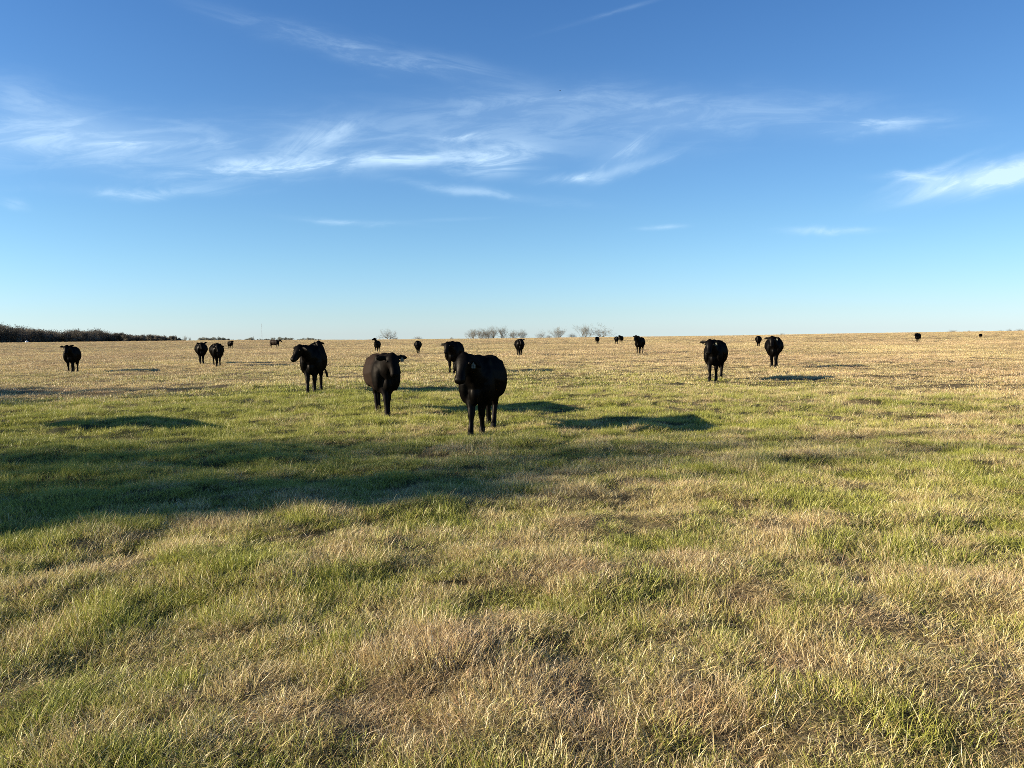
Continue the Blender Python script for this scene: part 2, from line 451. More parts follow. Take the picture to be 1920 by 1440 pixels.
def cow_mesh(voxel=0.022, girth=1.0, eta=0.0, neck=18.0, pitch=52.0, legs=(0, 0, 0, 0), tail=0.0, ears=(10, 10), neck_len=0.62, calf=False, narrow=1.0):
    """local frame: +X is where the animal faces, +Y its left side. eta: head turn (deg, + to its left)"""
    B = Blob(); g = girth * .93
    st = [(-0.86, 0, 1.10, .13, .13), (-0.80, 0, 1.06, .21, .22), (-0.66, 0, 1.015, .285, .30), (-0.42, 0, .955, .345 * g, .365),
          (-0.12, 0, .895, .43 * g, .430), (0.12, 0, .885, .44 * g, .440), (0.36, 0, .915, .385 * g, .41),
          (0.56, 0, .955, .295, .360), (0.72, 0, .985, .235, .295), (0.84, 0, .99, .15, .20)]
    B.tube(st, power=2.2, egg=.6)
    for sy in (1, -1):
        B.ell((-0.52, sy * .20, 1.165), (.12, .07, .07)); B.ell((-0.80, sy * .12, 1.08), (.08, .06, .08))
        B.ell((0.50, sy * .17, 1.17), (.13, .07, .15)); B.ell((0.72, sy * .17, 0.97), (.09, .07, .11))
    B.ell((0.52, 0, 1.22), (0.22, .10, .10))                       # withers
    B.ell((-0.62, 0, 1.22), (0.24, .17, .10))                      # hips
    B.ell((0.71, 0, 0.71), (0.15, .11, .19))                       # brisket
    for sy in (1, -1):
        B.ell((0.60, sy * .18, 0.86), (0.20, .13, .33))             # shoulder
        B.ell((-0.60, sy * .17, 0.88), (0.25, .15, .32))            # thigh
    B.ell((-0.42, 0, 0.56), (0.13, .10, .10))                       # udder
    fl, fr, rl, rr = legs
    nz = narrow
    for sy, d_ in ((1, fl), (-1, fr)):
        B.tube([(0.60, sy * .16, .92, .13, .15), (0.60 + d_ * .15, sy * .15 * (.5 + .5 * nz), .66, .105, .13), (0.62 + d_ * .45, sy * .135 * nz, .48, .070, .080),
                (0.63 + d_ * .60, sy * .125 * nz, .37, .062, .066), (0.62 + d_ * .78, sy * .12 * nz, .25, .045, .050),
                (0.625 + d_ * .95, sy * .12 * nz, .12, .050, .052), (0.655 + d_, sy * .12 * nz, .045, .054, .062)], up=(1, 0, 0), sides=12)
    for sy, d_ in ((1, rl), (-1, rr)):
        B.tube([(-0.60, sy * .16, .95, .13, .22), (-0.55 + d_ * .1, sy * .18 * (.4 + .6 * nz), .74, .13, .18), (-0.64 + d_ * .3, sy * .165 * nz, .57, .080, .11),
                (-0.74 + d_ * .5, sy * .14 * nz, .44, .058, .076), (-0.72 + d_ * .65, sy * .135 * nz, .32, .046, .054),
                (-0.685 + d_ * .9, sy * .13 * nz, .12, .048, .052), (-0.645 + d_, sy * .13 * nz, .045, .052, .062)], up=(1, 0, 0), sides=12)
    # tail
    B.tube([(-0.84, 0, 1.20, .035, .035), (-0.93, tail * .08, 1.10, .030, .030), (-0.95, tail * .3, .88, .024, .024),
            (-0.95, tail * .55, .66, .026, .026), (-0.93, tail * .75, .50, .045, .045), (-0.91, tail * .85, .36, .030, .030)], sides=8)
    # neck
    e = R(neck); h2 = R(eta * 0.45)
    root = np.array([0.58, 0, 1.06])
    dirn = np.array([math.cos(e) * math.cos(h2), math.cos(e) * math.sin(h2), math.sin(e)])
    P = root + dirn * neck_len
    mid = root * .5 + P * .5 + np.array([0, 0, 0.005])
    B.tube([(*(root - [0.12, 0, 0.0]), .21, .30), (*(root * .75 + P * .25 - [0, 0, .02]), .185, .26), (*mid, .145, .205), (*(root * .2 + P * .8), .115, .155), (*(P + dirn * .02), .10, .12)], sides=16)
    # head
    hy = R(eta); pt = R(pitch)
    f = rotz(np.array([math.cos(pt), 0, -math.sin(pt)]), hy)
    u = rotz(np.array([math.sin(pt), 0, math.cos(pt)]), hy)
    s = np.cross(u, f)   # its left
    o = P + np.array([0, 0, 0.02])
    hs = 0.88
    def H(a, b, c): return o + f * a * hs + s * b + u * c
    rows = [(-.06, 0, -.01, .085, .085), (0.02, 0, .0, .130, .118), (.10, 0, -.005, .134, .122), (.19, 0, -.012, .118, .116), (.28, 0, -.018, .092, .100),
            (.37, 0, -.02, .086, .088), (.435, 0, -.02, .092, .078), (.485, 0, -.026, .078, .060)]
    B.tube([(*H(a, b_, c), ww, hh) for a, b_, c, ww, hh in rows], up=u, sides=16, power=2.3)
    B.ell(H(-.03, 0, .045), (.075, .075, .07))                     # poll
    B.tube([(*H(.12, 0, -.08), .07, .06), (*H(.26, 0, -.095), .052, .042), (*H(.40, 0, -.085), .048, .03)], up=u, sides=10)  # jaw
    for sy in (1, -1):
        B.ell(H(.125, sy * .105, .045), (.035, .035, .035))
        B.ell(H(.455, sy * .045, .025), (.028, .028, .028))
    # ears: leaf shapes held out sideways
    th = max(.016, voxel * .85)
    fh = np.array([f[0], f[1], 0.0]); fh /= np.linalg.norm(fh)
    tips = []
    for sy, dr in ((1, ears[0]), (-1, ears[1])):
        dd = R(dr)
        ed = s * sy * math.cos(dd) - np.array([0, 0, 1.0]) * math.sin(dd) - fh * 0.15
        ed /= np.linalg.norm(ed)
        b0 = H(0.0, sy * .085, .03)
        B.tube([(*b0, .03, .028), (*(b0 + ed * .06), .048, th * 1.2), (*(b0 + ed * .13), .066, th), (*(b0 + ed * .20), .054, th), (*(b0 + ed * .255), .018, th)],
               up=fh, sides=10)
        tips.append((b0, ed))
    me = remeshed('body', B, voxel, 3 if voxel < .03 else 2)
    info = dict(eyes=[H(.125, sy * .133, .050) for sy in (1, -1)], ears=tips, f=f, s=s, u=u,
                feet=[(0.655 + fl, .12 * nz), (0.655 + fr, -.12 * nz), (-0.645 + rl, .13 * nz), (-0.645 + rr, -.13 * nz)])
    return me, info

def uvsphere(name, r):
    B = Blob(); B.ell((0, 0, 0), (r, r, r)); return mesh_from(name, B.v, B.f, True)

EYE = uvsphere('eye', 0.021)
HB = Blob(); HB.tube([(0, 0, 0, .058, .070), (0, 0, .03, .054, .064), (-.008, 0, .07, .048, .052)], up=(1, 0, 0), sides=12, n=2)
HOOF = mesh_from('hoof', HB.v, HB.f, True)

def tag_mesh():
    # hanging ear tag: narrow neck widening to a rounded square
    o2 = [(-.010, 0), (.010, 0), (.012, -.018), (.030, -.030), (.032, -.078), (.026, -.084), (-.026, -.084), (-.032, -.078), (-.030, -.030), (-.012, -.018)]
    n = len(o2)
    v = [(0.002, x, z) for x, z in o2] + [(-0.002, x, z) for x, z in o2]
    f = [tuple(range(n))[::-1], tuple(range(n, 2 * n))] + [(i, (i + 1) % n, n + (i + 1) % n, n + i) for i in range(n)]
    return mesh_from('ear_tag', v, f)
TAG = tag_mesh()

def digit_mesh(ch):
    cu = bpy.data.curves.new('t', 'FONT'); cu.body = ch; cu.size = 0.055; cu.align_x = 'CENTER'; cu.extrude = 0.0006
    o = bpy.data.objects.new('t', cu); C.objects.link(o)
    dg = bpy.context.evaluated_depsgraph_get(); dg.update()
    me = bpy.data.meshes.new_from_object(o.evaluated_get(dg)); bpy.data.objects.remove(o)
    me.name = 'tag_number'
    return me
DIGIT = digit_mesh('3')
DIGIT.materials.clear(); DIGIT.materials.append(M_ink)

def make_cow(px, py, psi, label, scale=1.0, mat=None, detail=2, tagside=0, digit=False, mesh=None, cat='cow', name='cow', group='black cattle spread over the pasture', loc=None, **kw):
    p_ = place(px, py) if loc is None else Vector((loc[0], loc[1], float(terrain(loc[0], loc[1]))))
    # psi: turn from 'facing the camera' towards the left of the picture
    fx = np.array([-p_.x, -p_.y]); fx /= np.linalg.norm(fx)
    ang = math.atan2(fx[1], fx[0]) - R(psi)
    p_.z += 0.01
    root = empty(name, p_, ang); root.scale = (scale,) * 3
    props(root, label, cat, group)
    mat = mat or M_black
    vox = {2: 0.020, 1: 0.030, 0: 0.045}[detail]
    me, info = cow_mesh(voxel=vox, **kw)
    me.materials.clear(); me.materials.append(mat)
    link('body', me, None, root)
    if detail >= 1:
        for e in info['eyes']:
            o = link('eye', EYE, M_eye, root); o.location = e
        for fx_, fy_ in info['feet']:
            o = link('hoof', HOOF, M_hoof, root); o.location = (fx_ + .012, fy_, 0.0)
    if tagside:
        b0, ed = info['ears'][0 if tagside > 0 else 1]
        o = link('ear_tag', TAG, M_tag, root)
        f = Vector(info['f']); fh = Vector((f.x, f.y, 0)).normalized()
        o.location = Vector(b0 + ed * .12) + fh * .045
        o.rotation_euler = (0, 0, math.atan2(fh.y, fh.x)); o.scale = (1.1,) * 3
        if digit:
            d_ = link('tag_number', DIGIT, None, o); d_.location = (0.0035, 0, -.075)
            d_.rotation_euler = (R(90), 0, R(90))
    return root

WALK = (0.16, -0.10, -0.14, 0.14)
cows = [
    dict(px=908, py=809, psi=11, scale=1.03, eta=-16, neck=21, pitch=58, girth=1.0, legs=(-.10, .18, .16, -.18), tagside=1, digit=True, ears=(38, 60), narrow=.58,
         label='nearest and largest black cow, pale numbered tag in its ear'),
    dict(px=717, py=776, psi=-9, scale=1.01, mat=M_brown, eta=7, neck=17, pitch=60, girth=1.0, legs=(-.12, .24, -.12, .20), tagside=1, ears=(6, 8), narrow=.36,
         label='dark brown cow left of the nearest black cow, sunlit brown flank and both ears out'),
    dict(px=590, py=734.5, psi=7, scale=1.05, eta=-46, neck=17, pitch=50, girth=.86, legs=(.02, .22, -.16, .10), ears=(20, 4), tail=.32, narrow=.7, tagside=0,
         label='black cow with head turned left and tail swinging right, hiding another cow'),
    dict(px=594, py=689, psi=-10, scale=1.04, eta=-16, neck=24, pitch=50, legs=(0, 0, 0, 0), ears=(28, 20), detail=1,
         label='dark cow mostly hidden behind the three-quarter black cow, only head and back showing'),
    dict(px=1342, py=712.5, psi=8, scale=1.04, eta=-4, neck=17, pitch=55, girth=.92, legs=(-.06, .14, .10, -.12), ears=(12, 2), tagside=1, narrow=.75,
         label='black cow on the right with one ear held out to the left'),
    dict(px=1451, py=688.5, psi=2, scale=1.05, eta=-8, neck=19, pitch=58, legs=(.12, -.04, -.10, .04), ears=(10, 6), tagside=1, narrow=.7, detail=1,
         label='black cow facing the camera with both ears spread, right of the single-eared black cow'),
    dict(px=137, py=698, psi=10, scale=1.03, eta=-4, neck=22, pitch=50, girth=.94, legs=(.1, -.02, .0, -.1), ears=(-16, 2), narrow=.75, detail=1,
         label='black cow standing alone far left below the dark woods, ears out'),
    dict(px=378, py=681, psi=-2, scale=1.02, eta=2, neck=16, pitch=56, girth=1.02, legs=(-.04, .05, -.1, .04), ears=(-22, -12), detail=1, narrow=.7,
         label='round black cow with small raised ears, left one of the pair walking side by side'),
    dict(px=407, py=686.5, psi=-6, scale=1.02, eta=-6, neck=10, pitch=62, girth=1.04, legs=(.1, -.1, .1, -.1), ears=(18, 30), detail=1, narrow=.7,
         label='black cow with one ear drooping right, right one of the pair walking side by side'),
    dict(px=432, py=654, psi=-16, scale=.93, eta=10, neck=20, pitch=48, legs=WALK, ears=(8, 20), detail=0, girth=.9,
         label='small distant black cow just right of and behind the side-by-side pair'),
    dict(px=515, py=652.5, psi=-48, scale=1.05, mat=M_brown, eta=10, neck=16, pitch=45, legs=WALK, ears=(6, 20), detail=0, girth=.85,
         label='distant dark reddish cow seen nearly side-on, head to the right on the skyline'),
    dict(px=708, py=660.5, psi=8, scale=.95, eta=-50, neck=52, pitch=16, legs=(0, .05, 0, 0), ears=(0, 0), detail=0, neck_len=.60,
         label='distant black cow with head raised above the skyline, directly above the brown cow'),
    dict(px=784, py=663.5, psi=3, scale=.94, eta=0, neck=12, pitch=60, legs=(.05, -.05, 0, 0), ears=(30, 30), detail=0, tagside=1, narrow=.7,
         label='distant round black cow by itself, midway between the raised-head cow and the half-hidden cow'),
    dict(px=853, py=700, psi=10, scale=1.08, eta=-14, neck=14, pitch=58, legs=(0, .1, 0, 0), ears=(30, 14), detail=1, tagside=0, narrow=.7,
         label='black cow half hidden behind the nearest black cow, head lowered to the left'),
    dict(px=974, py=668, psi=-5, scale=1.03, eta=6, neck=17, pitch=56, legs=(-.06, .1, -.1, .05), ears=(2, 35), detail=1, narrow=.8,
         label='distant black cow below the bare trees, one ear sticking out right'),
    dict(px=1120, py=645, psi=8, scale=.95, eta=-4, neck=10, pitch=60, legs=(0, 0, 0, 0), ears=(30, 20), detail=0,
         label='small distant black cow in front of the spreading bare tree'),
    dict(px=1156, py=646, psi=-2, scale=.98, eta=4, neck=12, pitch=60, legs=WALK, ears=(30, 20), detail=0,
         label='left and nearer one of two small overlapping distant cows'),
    dict(px=1165, py=643.5, psi=10, scale=1.0, eta=-30, neck=28, pitch=35, legs=WALK, ears=(10, 0), detail=0,
         label='right and farther one of two small overlapping distant cows, ear above the skyline'),
    dict(px=1200, py=662, psi=12, scale=1.04, eta=-20, neck=30, pitch=48, legs=(0, .05, .05, -.1), ears=(10, 10), detail=1, girth=.95, narrow=.75,
         label='distant black cow with head held high to the left against the sky'),
    dict(px=1422, py=650.5, psi=3, scale=.95, eta=0, neck=12, pitch=60, legs=(0, 0, 0, 0), ears=(30, 30), detail=0, narrow=.7,
         label='small distant black cow behind and left of the cow with spread ears'),
    dict(px=1721, py=642.5, psi=8, scale=.98, eta=-20, neck=14, pitch=40, legs=WALK, ears=(20, 10), detail=0, girth=.95,
         label='small black cow alone on the far right of the field'),
]
for c_ in cows: make_cow(**c_)
make_cow(1838.5, 634.3, 12, 'tiny dark calf on the far right skyline', scale=.62, mat=M_black, detail=0, cat='calf', name='calf',
         eta=0, neck=10, pitch=40, legs=WALK)
make_cow(0, 0, 0, 'black cow standing beyond the left edge, its shadow falling on the green grass', loc=(-10.4, 14.7), detail=1,
         eta=0, neck=18, pitch=55, legs=WALK)

# ------------------------------------------------------------------ trees
def tubes(segs, sides):
    """segs: array (N,8) p0 r0 p1 r1 -> verts, loops, sizes"""
    S = np.asarray(segs, float); n = len(S)
    p0 = S[:, 0:3]; r0 = S[:, 3]; p1 = S[:, 4:7]; r1 = S[:, 7]
    T = p1 - p0; T /= np.linalg.norm(T, axis=1)[:, None] + 1e-9
    ref = np.where(np.abs(T[:, 2:3]) > .9, np.array([[1., 0, 0]]), np.array([[0, 0, 1.]]))
    A = np.cross(ref, T); A /= np.linalg.norm(A, axis=1)[:, None]; Bv = np.cross(T, A)
    th = np.arange(sides) * 2 * math.pi / sides
    ring = A[:, None, :] * np.cos(th)[None, :, None] + Bv[:, None, :] * np.sin(th)[None, :, None]
    V_ = np.concatenate([p0[:, None] + ring * r0[:, None, None], p1[:, None] + ring * r1[:, None, None]], 1).reshape(-1, 3)
    k = np.arange(sides); kn = (k + 1) % sides
    q = np.stack([k, kn, sides + kn, sides + k], -1)[None] + (np.arange(n) * 2 * sides)[:, None, None]
    return V_, q.reshape(-1), np.full(n * sides, 4)

def grow(seed, h, spread=0.8, levels=5, trunk_h=0.18, r0=None, kids=(5, 4, 4, 4, 3), lean=0.0, up=0.25, crook=0.25):
    rnd = random.Random(seed); trunk = []; crown = []; tips = []
    r0 = r0 or h * 0.034
    def branch(p, d, L, r, lev):
        n = 4 if lev < 3 else 3
        pts = [(p.copy(), r)]; q = p.copy(); dd = d.copy()
        for i in range(n):
            dd = (dd + Vector((rnd.gauss(0, 1), rnd.gauss(0, 1), rnd.gauss(0, 1))) * crook * (0.6 if lev == 0 else 1) + Vector((0, 0, up * .3))).normalized()
            q = q + dd * (L / n); rr = r * (1 - 0.55 * (i + 1) / n)
            pts.append((q.copy(), rr))
        dest = trunk if lev <= 0 else crown
        for a, b_ in zip(pts[:-1], pts[1:]): dest.append((*a[0], a[1], *b_[0], b_[1]))
        if lev >= levels - 1:
            tips.append(q.copy()); return
        nk = kids[lev]
        for k in range(nk):
            f_ = 1.0 if k == 0 else rnd.uniform(.12 if lev == 1 else .3, 1.0) if lev > 0 else rnd.uniform(.5, 1.0)
            i = min(int(f_ * n), n - 1); a = pts[i][0].lerp(pts[i + 1][0], min(1, f_ * n - i))
            az = rnd.uniform(0, 2 * math.pi)
            side = Vector((math.cos(az), math.sin(az), rnd.uniform(-.1, .5)))
            s_ = spread * rnd.uniform(.6, 1.3)
            nd = (dd * (1 - .35 * s_) + side * s_ + Vector((0, 0, up))).normalized()
            branch(a, nd, L * rnd.uniform(.62, .88) if lev > 0 else (h - h * trunk_h) * rnd.uniform(.38, .52), pts[i][1] * .74, lev + 1)
    branch(Vector((0, 0, -0.3)), Vector((lean, 0, 1)).normalized(), h * trunk_h + .3, r0, 0)
    return trunk, crown, tips

def bare_meshes(seed, h, rmin=0.03, **kw):
    tr, cr, tips = grow(seed, h, **kw)
    tr = np.array(tr); cr = np.array(cr); cr[:, 3] = np.maximum(cr[:, 3], rmin); cr[:, 7] = np.maximum(cr[:, 7], rmin)
    a = mesh_np('trunk', *tubes(tr, 7)); b_ = mesh_np('crown', *tubes(cr, 3))
    return a, b_, tips, cr

# variants of leafless trees standing on the skyline, all 8 m tall in their own mesh
variants = []
for sd, kw in ((3, dict(spread=.75, trunk_h=.07, kids=(5, 4, 4, 3), levels=6)), (11, dict(spread=.55, kids=(6, 4, 3, 3), levels=6, up=.35, trunk_h=.06)),
               (25, dict(spread=.95, kids=(4, 4, 3, 3), levels=6, up=.1, crook=.35)), (31, dict(spread=.65, kids=(7, 4, 3, 3), levels=6, trunk_h=.04, up=.2)),
               (47, dict(spread=.85, kids=(4, 4, 3, 3), levels=6, lean=-.45, crook=.4, trunk_h=.3, up=.12))):
    kw = dict(kw); kw['kids'] = kw['kids'] + (3,)
    a, b_, tips, cr = bare_meshes(sd, 8.0, rmin=0.014, **kw)
    zmax = max(v.co.z for v in b_.vertices); xs = [v.co.x for v in b_.vertices]
    a.materials.append(M_bark); b_.materials.append(M_twig)
    variants.append((a, b_, zmax, max(xs) - min(xs)))

def skyline_tree(px, top, width_px, var, dist, label, rz=0.0, group='leafless trees along the skyline', name='bare_tree', cat='tree', mat=None):
    d = px_dir(px, 632); hx = Vector((d.x, d.y)).normalized() * dist
    g = float(terrain(hx.x, hx.y))
    dt = px_dir(px, top); t_ = dist / math.hypot(dt.x, dt.y)
    ztop = CAM_H + dt.z * t_
    a, b_, zm, wd = variants[var]
    s = (ztop - g) / zm
    wpx = wd * s / dist * F_PX
    sx = max(.6, min(3.2, width_px * 1.35 / wpx))
    root = empty(name, (hx.x, hx.y, g), rz); root.scale = (s * sx, s * sx, s)
    props(root, label, cat, group)
    for me, nm in ((a, 'trunk'), (b_, 'crown')):
        o = link(nm, me, None, root)
    return root

skyline_tree(731, 612, 30, 4, 430, 'lone crooked bare tree on the skyline right of the raised-head cow', 0.2)
skyline_tree(783, 629, 20, 3, 425, 'low bare bush on the skyline directly above a lone distant cow', 0.8, name='bare_bush', cat='bush')
skyline_tree(884, 614, 26, 0, 430, 'leftmost bare tree of the long thicket above the nearest cow', 0.3, 'leafless trees of the skyline thicket')
skyline_tree(902, 612, 34, 3, 437, 'second bare tree from the left in the long skyline thicket', 1.0, 'leafless trees of the skyline thicket')
skyline_tree(925, 608, 34, 3, 432, 'tall fine-twigged bare tree third from the left in the skyline thicket', 2.0, 'leafless trees of the skyline thicket')
skyline_tree(943, 609, 30, 1, 440, 'tall fine-twigged bare tree fourth from the left in the skyline thicket', 3.6, 'leafless trees of the skyline thicket')
skyline_tree(913, 616, 26, 3, 445, 'low bare tree filling the middle of the skyline thicket', 4.0, 'leafless trees of the skyline thicket')
skyline_tree(962, 616, 26, 3, 432, 'bare tree just right of the thicket, left half of a pair above a distant cow', 5.0)
skyline_tree(980, 615, 26, 3, 436, 'bare tree just right of the thicket, right half of a pair above a distant cow', 1.4)
skyline_tree(1014, 616, 22, 2, 428, 'small open bare tree standing between the thicket and the dense round bare tree', 0.5)
skyline_tree(1050, 610, 36, 3, 430, 'dense rounded bare tree right of the small open bare tree', 2.4)
skyline_tree(1030, 626, 14, 3, 426, 'low bare scrub left of the dense rounded bare tree', 2.9, name='bare_bush', cat='bush')
skyline_tree(1073, 623, 20, 3, 434, 'low bare bush between the two taller right-hand bare trees', .9, name='bare_bush', cat='bush')
skyline_tree(1097, 605, 34, 1, 430, 'upright bare tree with several stems, second from the right of the group', 4.4)
skyline_tree(1130, 604, 40, 2, 426, 'wide spreading bare tree with dark limbs, rightmost of the group, above a small cow', 1.9)
for k, (px, top, wpx, lab) in enumerate([
        (1785, 617.5, 18, 'tiny low bush on the skyline right of the lone right-hand cow'), (1817, 618, 6, 'tiny thin bush on the skyline left of the calf'),
        (1841, 618.5, 10, 'tiny bush on the skyline right above the calf'), (1875, 617.5, 12, 'tiny bush on the skyline between the calf and the right edge'),
        (1892, 615.5, 9, 'tiny dark bush on the skyline near the right edge'), (1912, 615, 16, 'tiny bush on the skyline at the right edge'),
        (1466, 623.5, 8, 'tiny bush on the skyline above the cow with spread ears'), (348, 627, 9, 'thin bare sapling at the right end of the dark woods'),
        (356, 631, 6, 'thinnest bare sapling past the right end of the dark woods'), (846, 631, 8, 'tiny twiggy bush on the skyline above the half-hidden cow'),
        (741, 631, 16, 'low twiggy bush at the foot of the lone crooked tree')]):
    skyline_tree(px, top, wpx, 3 if k % 2 else 1, 400 + 3 * (k % 3), lab, k * 1.3, 'small bushes on the skyline', 'skyline_bush', 'bush')

# ---- woods seen as one mass
def wood_mass(name, px0, px1, prof, dist0, depth, n, leaf, seed, mat, label, cluster=1.0, per=420, jit=.5, off=-.3):
    rng = np.random.default_rng(seed)
    Vs = []
    segs = []
    for i in range(n):
        px = rng.uniform(px0, px1); dist = dist0 + rng.uniform(0, depth)
        d = px_dir(px, 632); q = Vector((d.x, d.y)).normalized() * dist
        g = float(terrain(q.x, q.y))
        top = np.interp(px, [a for a, _ in prof], [b_ for _, b_ in prof]) + rng.exponential(jit) + .75 * jit * math.sin(px * .13) + off
        dt = px_dir(px, float(top)); ztop = CAM_H + dt.z * dist / math.hypot(dt.x, dt.y)
        h = max(1.0, ztop - g); rw = min(h * rng.uniform(.30, .50), 3.6)
        # crown: lumpy cloud of leaf/twig clumps
        nl = 5 + int(rng.integers(0, 5))
        cen = np.stack([rng.normal(0, rw * .45, nl), rng.normal(0, rw * .45, nl), rng.uniform(h * .10, h * .88, nl)], -1)
        cen[0] = (0, 0, h * .86)
        w_ = rng.integers(0, nl, per)
        c = cen[w_] + rng.normal(0, 1, (per, 3)) * np.array([rw * .30, rw * .30, h * .11])
        c[:, 2] = np.maximum(c[:, 2] * rng.uniform(.9, 1.05), 0.05 + rng.uniform(0, 1.0, per)); c += np.array([q.x, q.y, g])
        a = rng.normal(0, 1, (per, 3)); a /= np.linalg.norm(a, axis=1)[:, None]
        b_ = np.cross(a, rng.normal(0, 1, (per, 3))); b_ /= np.linalg.norm(b_, axis=1)[:, None]
        s1 = leaf * rng.uniform(.5, 1.5, (per, 1)); s2 = leaf * rng.uniform(.2, .6, (per, 1))
        Vs.append(np.stack([c - a * s1, c + b_ * s2, c + a * s1, c - b_ * s2], 1).reshape(-1, 3))
        for k in range(7):
            an = rng.uniform(0, 6.28); o_ = np.array([q.x, q.y, g]); rr = rng.uniform(.2, .8) * rw
            segs.append((*o_, .10, *(o_ + [math.cos(an) * rr, math.sin(an) * rr, h * rng.uniform(.6, 1.02)]), .03))
    V_ = np.concatenate(Vs); nq = len(V_) // 4
    V2, l2, s2 = tubes(segs, 3)
    me = mesh_np(name, np.vstack([V_, V2]), np.concatenate([np.arange(nq * 4), l2 + nq * 4]), np.concatenate([np.full(nq, 4), s2]))
    o = link(name, me, mat); props(o, label, 'woods', kind='stuff')
    return o

wood_mass('woodland', -260, 348, [(-260, 606), (0, 609), (20, 611), (38, 615), (55, 614), (75, 619), (100, 620), (140, 619), (170, 619), (185, 618), (205, 623), (230, 625), (262, 628), (300, 628), (330, 631), (348, 637)],
          366, 50, 470, .24, 4, M_wood, 'dark mass of winter woods on the left skyline', per=650, jit=1.5, off=1.2)
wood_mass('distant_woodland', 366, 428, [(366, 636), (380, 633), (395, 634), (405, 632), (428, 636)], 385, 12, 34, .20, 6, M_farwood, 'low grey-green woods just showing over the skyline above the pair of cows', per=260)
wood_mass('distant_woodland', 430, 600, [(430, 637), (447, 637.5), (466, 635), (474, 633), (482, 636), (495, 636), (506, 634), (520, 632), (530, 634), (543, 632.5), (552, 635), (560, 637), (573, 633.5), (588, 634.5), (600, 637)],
          385, 12, 80, .18, 7, M_farwood, 'low broken line of far scrub on the skyline around the radio mast', per=220)

def oak(px_, seed, h, wide, leaves, label, leafsize=.16, mat=M_oakleaf, **kw):
    tr, cr, tips = grow(seed, h, **kw)
    sc_ = h / max(p_.z for p_ in tips)
    tr = np.array(tr); cr = np.array(cr)
    a = mesh_np('trunk', *tubes(tr, 8)); b2 = tubes(cr, 3)
    rng = np.random.default_rng(seed)
    if leaves:
        T = np.array([tuple(p_) for p_ in tips]); c = T[rng.integers(0, len(T), leaves)] + rng.normal(0, .28, (leaves, 3))
        aa = rng.normal(0, 1, (leaves, 3)); aa /= np.linalg.norm(aa, axis=1)[:, None]
        bb = np.cross(aa, rng.normal(0, 1, (leaves, 3))); bb /= np.linalg.norm(bb, axis=1)[:, None]
        V1 = np.stack([c - aa * leafsize, c + bb * leafsize * .6, c + aa * leafsize, c - bb * leafsize * .6], 1).reshape(-1, 3)
        n0 = len(b2[0]); nq = len(V1) // 4
        me = mesh_np('crown', np.vstack([b2[0], V1]), np.concatenate([b2[1], np.arange(nq * 4) + n0]), np.concatenate([b2[2], np.full(nq, 4)]))
        me.materials.append(M_bark); me.materials.append(mat)
        mi = np.concatenate([np.zeros(len(b2[2]), np.int32), np.ones(nq, np.int32)]); me.polygons.foreach_set('material_index', mi)
    else:
        me = mesh_np('crown', *b2); me.materials.append(M_bark)
    a.materials.append(M_bark)
    g = float(terrain(px_[0], px_[1]))
    root = empty('shade_tree', (px_[0], px_[1], g)); root.scale = (wide * sc_, wide * sc_, sc_)
    props(root, label, 'tree', 'trees beyond the left edge')
    link('trunk', a, None, root); link('crown', me, None, root)
    return root

def shadow_spot(x, y, h):
    """where a point h above the ground must stand for its shadow to land on (x, y)"""
    L = h / math.tan(R(SUN_EL)); return x - L * math.cos(sh), y - L * math.sin(sh)

SHADE = [
    # target tip of shadow, tree height, wide, leaves, seed, kids
    ((-1.0, 8.0), 9.5, .72, 7000, 5), ((-4.6, 7.25), 9.0, .80, 13000, 8), ((-4.0, 11.0), 11.0, .6, 3200, 12),  # first: unseen tree added, crown shaped for its shadow lobe
    ((8.0, 11.3), 17.0, .36, 4800, 14), ((3.2, 12.4), 17.5, .32, 3200, 15), ((13.0, 11.4), 19.0, .34, 4800, 16),
    ((-8.5, 24.5), 12.0, .8, 7000, 18),
]
for k, (tgt, h, wd, lv, sd) in enumerate(SHADE):
    x_, y_ = shadow_spot(tgt[0], tgt[1], h)
    oak((x_, y_), sd, h, wd, lv, ['small round crowned tree on a tall bare trunk beyond the left edge', 'broad leafy tree beyond the left edge, nearest the camera',
        'broad thin-leaved tree beyond the left edge behind the two broad leafy ones', 'tall slender tree beyond the left edge, middle of three',
        'tall slender tree beyond the left edge, farthest back of three', 'tall slender tree beyond the left edge, tallest of three',
        'leafy tree beyond the left edge shading the trodden brown strip'][k],
        spread=.7 if k else 1.0, kids=(6, 5, 4, 4, 3), levels=4, **({'trunk_h': .86, 'crook': .04, 'up': .1} if k == 0 else {}))

# ------------------------------------------------------------------ mast, white tank, bird
def mast():
    d = px_dir(491, 632); q = Vector((d.x, d.y)).normalized() * 900
    g = float(terrain(q.x, q.y)); dt = px_dir(491, 608)
    ztop = CAM_H + dt.z * 900 / math.hypot(dt.x, dt.y); h = ztop - g
    root = empty('radio_mast', (q.x, q.y, g)); props(root, 'thin tall radio mast rising from the skyline on the left', 'radio mast')
    segs = []; r_ = .28
    P = [np.array([math.cos(a) * r_, math.sin(a) * r_, 0]) for a in (0.3, 2.4, 4.5)]
    for p_ in P: segs.append((*p_, .035, *(p_ + [0, 0, h]), .035))
    n = int(h / 1.2)
    for i in range(n):
        for k in range(3):
            a, b_ = P[k], P[(k + 1) % 3]
            segs.append((*(a + [0, 0, i * h / n]), .03, *(b_ + [0, 0, (i + 1) * h / n]), .03))
    o = link('lattice', mesh_np('lattice', *tubes(segs, 4)), M_steel, root)
    B = Blob(); B.ell((0, 0, h + .3), (.18, .18, .3)); link('beacon', mesh_from('beacon', B.v, B.f, True), M_steel, root)
mast()

